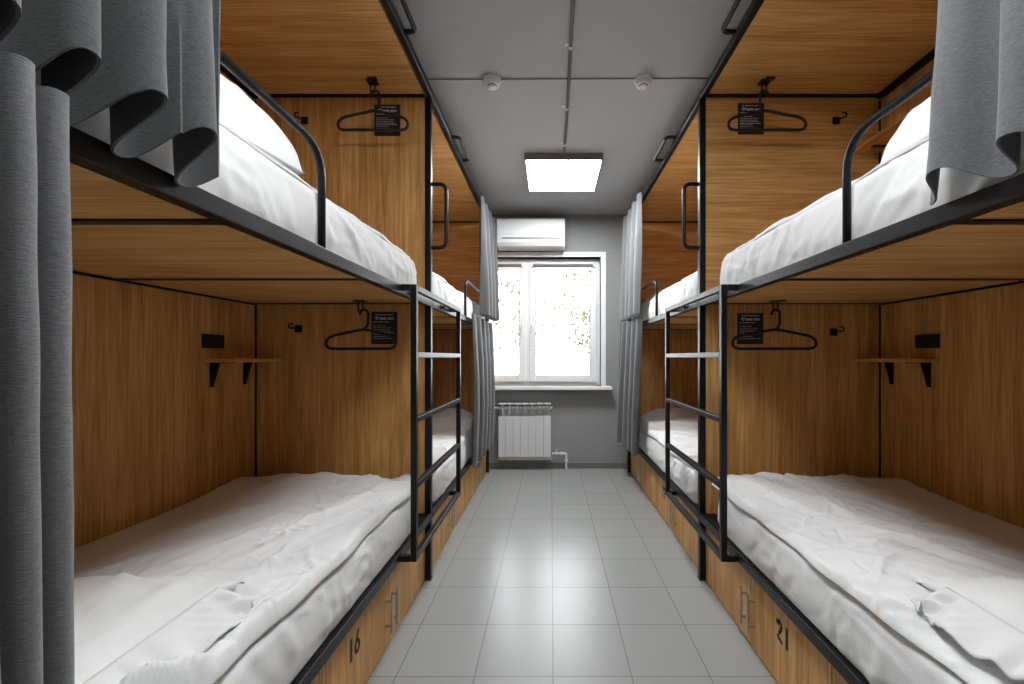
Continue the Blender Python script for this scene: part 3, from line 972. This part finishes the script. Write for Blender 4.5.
def hanger(cx, zbar, label, open_left, half=(.186, .17), rot=0.0):
    """plastic tube hanger; zbar is the centre of its hook's inner arc"""
    y = 2.105
    pts = []
    R = .021
    k = -1 if open_left else 1
    # hook
    for i in range(13):
        a = math.radians(200 - 200 * i / 12) if not open_left else math.radians(-20 + 200 * i / 12)
        pts.append((R * math.cos(a), R * math.sin(a)))
    if open_left:
        pts = list(reversed([(R * math.cos(math.radians(-10 + 210 * i / 12)), R * math.sin(math.radians(-10 + 210 * i / 12))) for i in range(13)]))
        end = (R, -.020)
    else:
        pts = [(R * math.cos(math.radians(-20 + 200 * i / 12)), R * math.sin(math.radians(-20 + 200 * i / 12))) for i in range(13)]
        end = (-R, -.020)
    neck = [end, (end[0], -.050), (end[0] * .7, -.066), (end[0] * .2, -.080)]
    path = pts + neck
    t = thing('clothes_hanger', (cx, y, zbar - .2), label, 'hanger', 'black clothes hangers in the bunks')
    cr, sr = math.cos(rot), math.sin(rot)
    def W(p):
        return (cx + p[0] * cr, y + p[0] * sr, zbar + .004 + R * 0 - R + p[1])
    b = MB(); b.tube([W(p) for p in path], .0066, 10); obj('hook', b, M['black_plastic'], t, smooth=True)
    ap = -.080; sh = -.128; bt = -.182
    hl, hr = half
    raw = [(0, ap), (hr * .86, sh + .012), (hr, sh - .006), (hr * 1.01, bt + .016), (hr * .92, bt), (-hl * .92, bt), (-hl * 1.01, bt + .016), (-hl, sh - .006), (-hl * .86, sh + .012)]
    dense = []
    for i in range(len(raw)):
        p, q = raw[i], raw[(i + 1) % len(raw)]
        m_ = max(2, int(math.hypot(q[0] - p[0], q[1] - p[1]) / .012))
        for kk in range(m_):
            dense.append((p[0] + (q[0] - p[0]) * kk / m_, p[1] + (q[1] - p[1]) * kk / m_))
    for _ in range(3):
        dense = [((dense[i - 1][0] + 2 * dense[i][0] + dense[(i + 1) % len(dense)][0]) / 4, (dense[i - 1][1] + 2 * dense[i][1] + dense[(i + 1) % len(dense)][1]) / 4) for i in range(len(dense))]
    b = MB(); b.tube([W(p) for p in dense], .0074, 10, closed=True); obj('shoulder_bar', b, M['black_plastic'], t, smooth=True)
    return t

zu = ZU0 + .012
for sd, up, px, opl, hx, half in (('L', True, -.926, True, -.915, (.194, .172)), ('L', False, -.990, True, -.972, (.199, .165)),
                                  ('R', True, 1.107, False, 1.107, (.186, .220)), ('R', False, 1.166, True, 1.168, (.226, .212))):
    zc = ZC if up else zu
    nm = '%s berth of the %s' % ('upper' if up else 'lower', BUNKN[sd])
    hang_hook(px, zc, 'black hanger hook screwed above the hanger, %s' % nm)
    hanger(hx, zc - .048, 'black plastic clothes hanger hanging in the %s' % nm, opl, half)

def sign(px, z0, z1, label):
    t = thing('info_card', (px, YP - .002, z0), label, 'sign', 'black information cards on the end panels')
    w = .0705
    b = MB(); b.box((px - w, YP - .0035, z0), (px + w, YP - .0003, z1)); obj('card', b, M['card'], t)
    b = MB()
    hh = z1 - z0
    f = YP - .0042
    rnd = random.Random(9)
    def dash(a0, a1, q, th):
        b.box((px - w + a0 * 2 * w, f, z1 - q * hh - th / 2), (px - w + a1 * 2 * w, YP - .0033, z1 - q * hh + th / 2))
    # small mark and word row, fan-shaped signal mark with a bold row
    b.lathe((px - w + .19 * 2 * w, YP - .0034, z1 - .085 * hh), [(.004, 0), (.004, -.0008)], 'y', 12)
    for a0, a1 in ((.27, .43), (.46, .60), (.63, .76), (.79, .84)):
        dash(a0, a1, .085, .0045)
    fx, fz = px - w + .22 * 2 * w, z1 - .255 * hh
    for r0, r1 in ((0, .006), (.009, .0125), (.0155, .019)):
        n = 8
        o1 = [(fx + r1 * math.sin(-.85 + 1.7 * i / n), fz + r1 * math.cos(-.85 + 1.7 * i / n)) for i in range(n + 1)]
        o0 = [(fx + r0 * math.sin(-.85 + 1.7 * i / n), fz + r0 * math.cos(-.85 + 1.7 * i / n)) for i in range(n, -1, -1)] if r0 else [(fx, fz)]
        b.prism(o1 + o0, f, YP - .0033, 'y')
    for a0, a1 in ((.33, .40), (.42, .49), (.51, .58), (.64, .70), (.72, .78), (.82, .86)):
        dash(a0, a1, .205, .0115)
    for q, th in ((.31, .0032), (.43, .002), (.49, .002), (.55, .0022), (.60, .002), (.65, .0025), (.70, .002), (.76, .002), (.82, .0028)):
        a = .08
        stop = rnd.uniform(.5, .92)
        while a < stop:
            e = min(stop, a + rnd.uniform(.05, .18))
            dash(a, e, q, th)
            a = e + .02
    obj('print', b, M['print'], t)
    return t
sign((387.4 - 551) / 405 * YP, 2.428, 2.598, 'black printed card on the panel, upper berth of the bunk with locker 16')
sign((384.5 - 551) / 405 * YP, 1.290, 1.466, 'black printed card on the panel, lower berth over locker 16')
sign((750.7 - 551) / 405 * YP, 2.436, 2.606, 'black printed card on the panel, upper berth of the bunk with locker 21')
sign((750.0 - 551) / 405 * YP, 1.290, 1.460, 'black printed card on the panel, lower berth over locker 21')

# ------------------------------------------------------------------ ceiling fittings
def panel_lamp(cx, cy, label, m):
    t = thing('ceiling_light', (cx, cy, H - .055), label, 'ceiling light', 'square ceiling panel lights')
    q = .3
    b = MB(); z0, z1 = H - .052, H
    b.box((cx - q, cy - q, z0), (cx - q + .010, cy + q, z1)); b.box((cx + q - .010, cy - q, z0), (cx + q, cy + q, z1))
    b.box((cx - q + .010, cy - q, z0), (cx + q - .010, cy - q + .010, z1)); b.box((cx - q + .010, cy + q - .010, z0), (cx + q - .010, cy + q, z1))
    obj('housing', b, M['grey_metal'], t)
    b = MB(); b.box((cx - q + .010, cy - q + .010, z0 + .003), (cx + q - .010, cy + q - .010, z0 + .012)); obj('diffuser', b, m, t)
    return t
LX = .098
panel_lamp(LX, 3.395, 'lit square white ceiling panel light before the window wall', M['lamp'])
panel_lamp(LX, 0.45, 'lit square ceiling panel light above the photographer, nearer the entrance', M['lamp_dim'])

t = thing('ceiling_conduit', (LX, 2.2, H - .03), 'grey ribbed cable conduit running along the ceiling to the panel light', 'conduit')
b = MB()
pts, rs = [], []
n = 520
for i in range(n + 1):
    y = .76 + (3.085 - .76) * i / n
    pts.append((LX + .004 * math.sin(y * 3), y, H - .011)); rs.append(.0098 if i % 2 else .0076)
b.tube(pts, rs, 10); obj('pipe', b, M['conduit'], t, smooth=False)
for y in (1.0, 1.5, 2.02, 2.52, 2.95):
    b = MB()
    arcp = [(LX + .0125 * math.cos(a), H - .011 - .0125 * math.sin(a)) for a in np.linspace(0, PI, 9)]
    inn = [(LX + .0102 * math.cos(a), H - .011 - .0102 * math.sin(a)) for a in np.linspace(PI, 0, 9)]
    b.prism([(LX + .0125, H)] + arcp + [(LX - .0125, H), (LX - .0102, H)] + inn + [(LX + .0102, H)], y - .008, y + .008, 'y')
    b.box((LX - .028, y - .008, H - .003), (LX - .0125, y + .008, H))
    obj('clip', b, M['white_enamel'], t)

for cx, lab in ((-.33, 'round white smoke detector on the ceiling, on the side of locker 16'), (.518, 'round white smoke detector on the ceiling, on the side of locker 21')):
    t = thing('smoke_detector', (cx, 2.275, H - .05), lab, 'smoke detector', 'smoke detectors on the ceiling')
    b = MB(); b.lathe((cx, 2.275, H), [(.050, 0), (.050, -.012), (.046, -.016)], 'z', 32); obj('mount', b, M['white_plastic'], t, smooth=False)
    b = MB(); b.lathe((cx, 2.275, H - .016), [(.044, 0), (.043, -.014), (.036, -.022), (.026, -.024), (.024, -.032), (.018, -.036)], 'z', 32); obj('sensor_housing', b, M['white_plastic'], t, smooth=False)
    b = MB(); b.lathe((cx, 2.275, H - .0385), [(.0245, 0), (.0265, -.001), (.0265, -.005), (.0245, -.006)], 'z', 28); obj('vent_ring', b, M['dark_gap'], t)
b = MB(); b.tube([(-1.2, 2.275, H - .003), (1.4, 2.262, H - .003)], .003, 6)
tag(obj('ceiling_cable', b, M['conduit']), 'thin grey cable stapled across the ceiling between the two detectors', 'cable')

# ------------------------------------------------------------------ air conditioner
ax0, ax1, az0, az1 = -.570, .146, 2.374, 2.674
ay = 4.225
t = thing('air_conditioner', ((ax0 + ax1) / 2, YW - .1, az0), 'white split air conditioner on the wall above the window', 'air conditioner')
prof = [(YW, az0 + .03), (YW, az1), (ay + .03, az1), (ay + .006, az1 - .010), (ay, az1 - .035), (ay - .002, az0 + .10), (ay + .010, az0 + .045), (ay + .035, az0 + .012), (ay + .075, az0), (YW - .03, az0)]
b = MB(); b.prism(prof, ax0, ax1, 'x'); obj('body', b, M['white_gloss'], t, bevel=.010, bseg=3)
b = MB()
b.prism([(ay - .0035, az0 + .098), (ay + .006, az0 + .050), (ay + .031, az0 + .016), (ay + .036, az0 + .020), (ay + .012, az0 + .053), (ay + .003, az0 + .098)], ax0 + .05, ax1 - .05, 'x')
obj('louver', b, M['white_gloss'], t)
b = MB(); b.prism([(ay - .0042, az0 + .094), (ay + .0005, az0 + .068), (ay + .004, az0 + .068), (ay + .002, az0 + .096)], ax0 + .055, ax1 - .052, 'x'); 
b2 = MB(); b2.box((ax0 + .055, ay - .0045, az0 + .082), (ax1 - .052, ay + .004, az0 + .092)); obj('air_slot', b2, M['dark_gap'], t)
b = MB(); b.box((ax0 + .008, ay - .0036, az0 + .128), (ax1 - .008, ay + .002, az0 + .1295)); obj('seam', b, M['conduit'], t)

# ------------------------------------------------------------------ radiator
rx0, rx1 = -.566, .0
ry = 4.34
t = thing('radiator', ((rx0 + rx1) / 2, ry + .04, .1), 'white seven-section radiator on the wall under the window', 'radiator')
pw = (rx1 - rx0) / 7
for k in range(7):
    xa, xb = rx0 + k * pw + .002, rx0 + (k + 1) * pw - .002
    xc = (xa + xb) / 2
    b = MB()
    b.box((xa, ry, .145), (xb, ry + .008, .586))                       # front plate
    b.box((xc - .004, ry + .008, .145), (xc + .004, ry + .085, .70))      # web
    b.box((xa, ry + .075, .13), (xb, ry + .083, .66))
    b.prism([(xa, .708), (xa + .006, .722), (xb - .006, .722), (xb, .708)], ry + .004, ry + .08, 'y')
    b.box((xc - .003, ry + .001, .586), (xc + .003, ry + .01, .708))
    b.box((xa, ry + .03, .655), (xb, ry + .06, .685)); b.box((xa, ry + .04, .105), (xb, ry + .07, .13))
    obj('section', b, M['white_enamel'], t, bevel=.0025)
b = MB(); b.tube([(rx0 - .03, ry + .04, .67), (rx1 + .016, ry + .05, .67)], .012, 12); b.tube([(rx0 - .01, ry + .055, .118), (rx1 + .012, ry + .055, .118)], .011, 12); obj('header_pipe', b, M['white_enamel'], t, smooth=True)
b = MB(); b.lathe((rx0 - .075, ry + .03, .735), [(.012, 0), (.017, .004), (.017, .06), (.012, .066)], 'z', 16); b.tube([(rx0 - .075, ry + .03, .735), (rx0 - .075, ry + .03, .67), (rx0 - .02, ry + .04, .67)], .009, 10); obj('thermostat_head', b, M['white_plastic'], t, smooth=False)
b = MB()
b.tube(fillet([(rx1 + .01, ry + .04, .178), (.165, ry + .04, .178), (.165, ry + .04, .0)], .02), .0105, 12)
b.lathe((rx1 + .045, ry + .04, .178), [(.011, 0), (.017, .003), (.017, .022), (.011, .025)], 'x', 14)
b.lathe((rx1 + .09, ry + .04, .178), [(.011, 0), (.016, .006), (.016, .05), (.011, .056)], 'x', 14)
b.lathe((.165, ry + .04, .095), [(.011, 0), (.018, .002), (.018, .016), (.011, .018)], 'z', 14)
obj('supply_pipe', b, M['white_enamel'], t, smooth=False)
b = MB(); b.lathe((rx1 + .057, ry + .04, .19), [(.006, 0), (.006, .02), (.014, .022), (.014, .034), (.008, .038)], 'z', 14); obj('valve', b, M['chrome'], t)

# ------------------------------------------------------------------ light
w = bpy.data.worlds.new('overcast_sky')
SC.world = w
w.use_nodes = True
nt = w.node_tree
bg = nt.nodes['Background']
bg.inputs['Color'].default_value = (0.93, 0.97, 1.0, 1)
bg.inputs['Strength'].default_value = 8.5
pl = bpy.data.lights.new('window_portal', 'AREA')
pl.shape = 'RECTANGLE'
pl.size = WX1 - WX0; pl.size_y = WZ1 - WZ0
pl.cycles.is_portal = True
po = bpy.data.objects.new('window_portal', pl)
po.location = ((WX0 + WX1) / 2, YW + TH + .01, (WZ0 + WZ1) / 2)
po.rotation_euler = (-PI / 2, 0, 0)
COL.objects.link(po)

# ------------------------------------------------------------------ camera
cam = bpy.data.cameras.new('camera')
cam.sensor_width = 36
cam.lens = 405 / 1024 * 36
cam.shift_x = (512 - 551) / 1024
cam.shift_y = (357 - 342) / 1024
cam.clip_start = .02
co = bpy.data.objects.new('camera', cam)
co.location = (0, 0, 1.22)
co.rotation_euler = (PI / 2, 0, 0)
COL.objects.link(co)
SC.camera = co

for o in list(bpy.data.objects):
    if '_w' in o:
        del o['_w']

vs = SC.view_settings
vs.view_transform = 'Standard'
vs.look = 'None'
vs.gamma = 1.0
vs.exposure = 0.42
vs.use_curve_mapping = False
SC.cycles.use_denoising = True
SC.cycles.max_bounces = 10
SC.cycles.diffuse_bounces = 6
SC.cycles.sample_clamp_indirect = 6
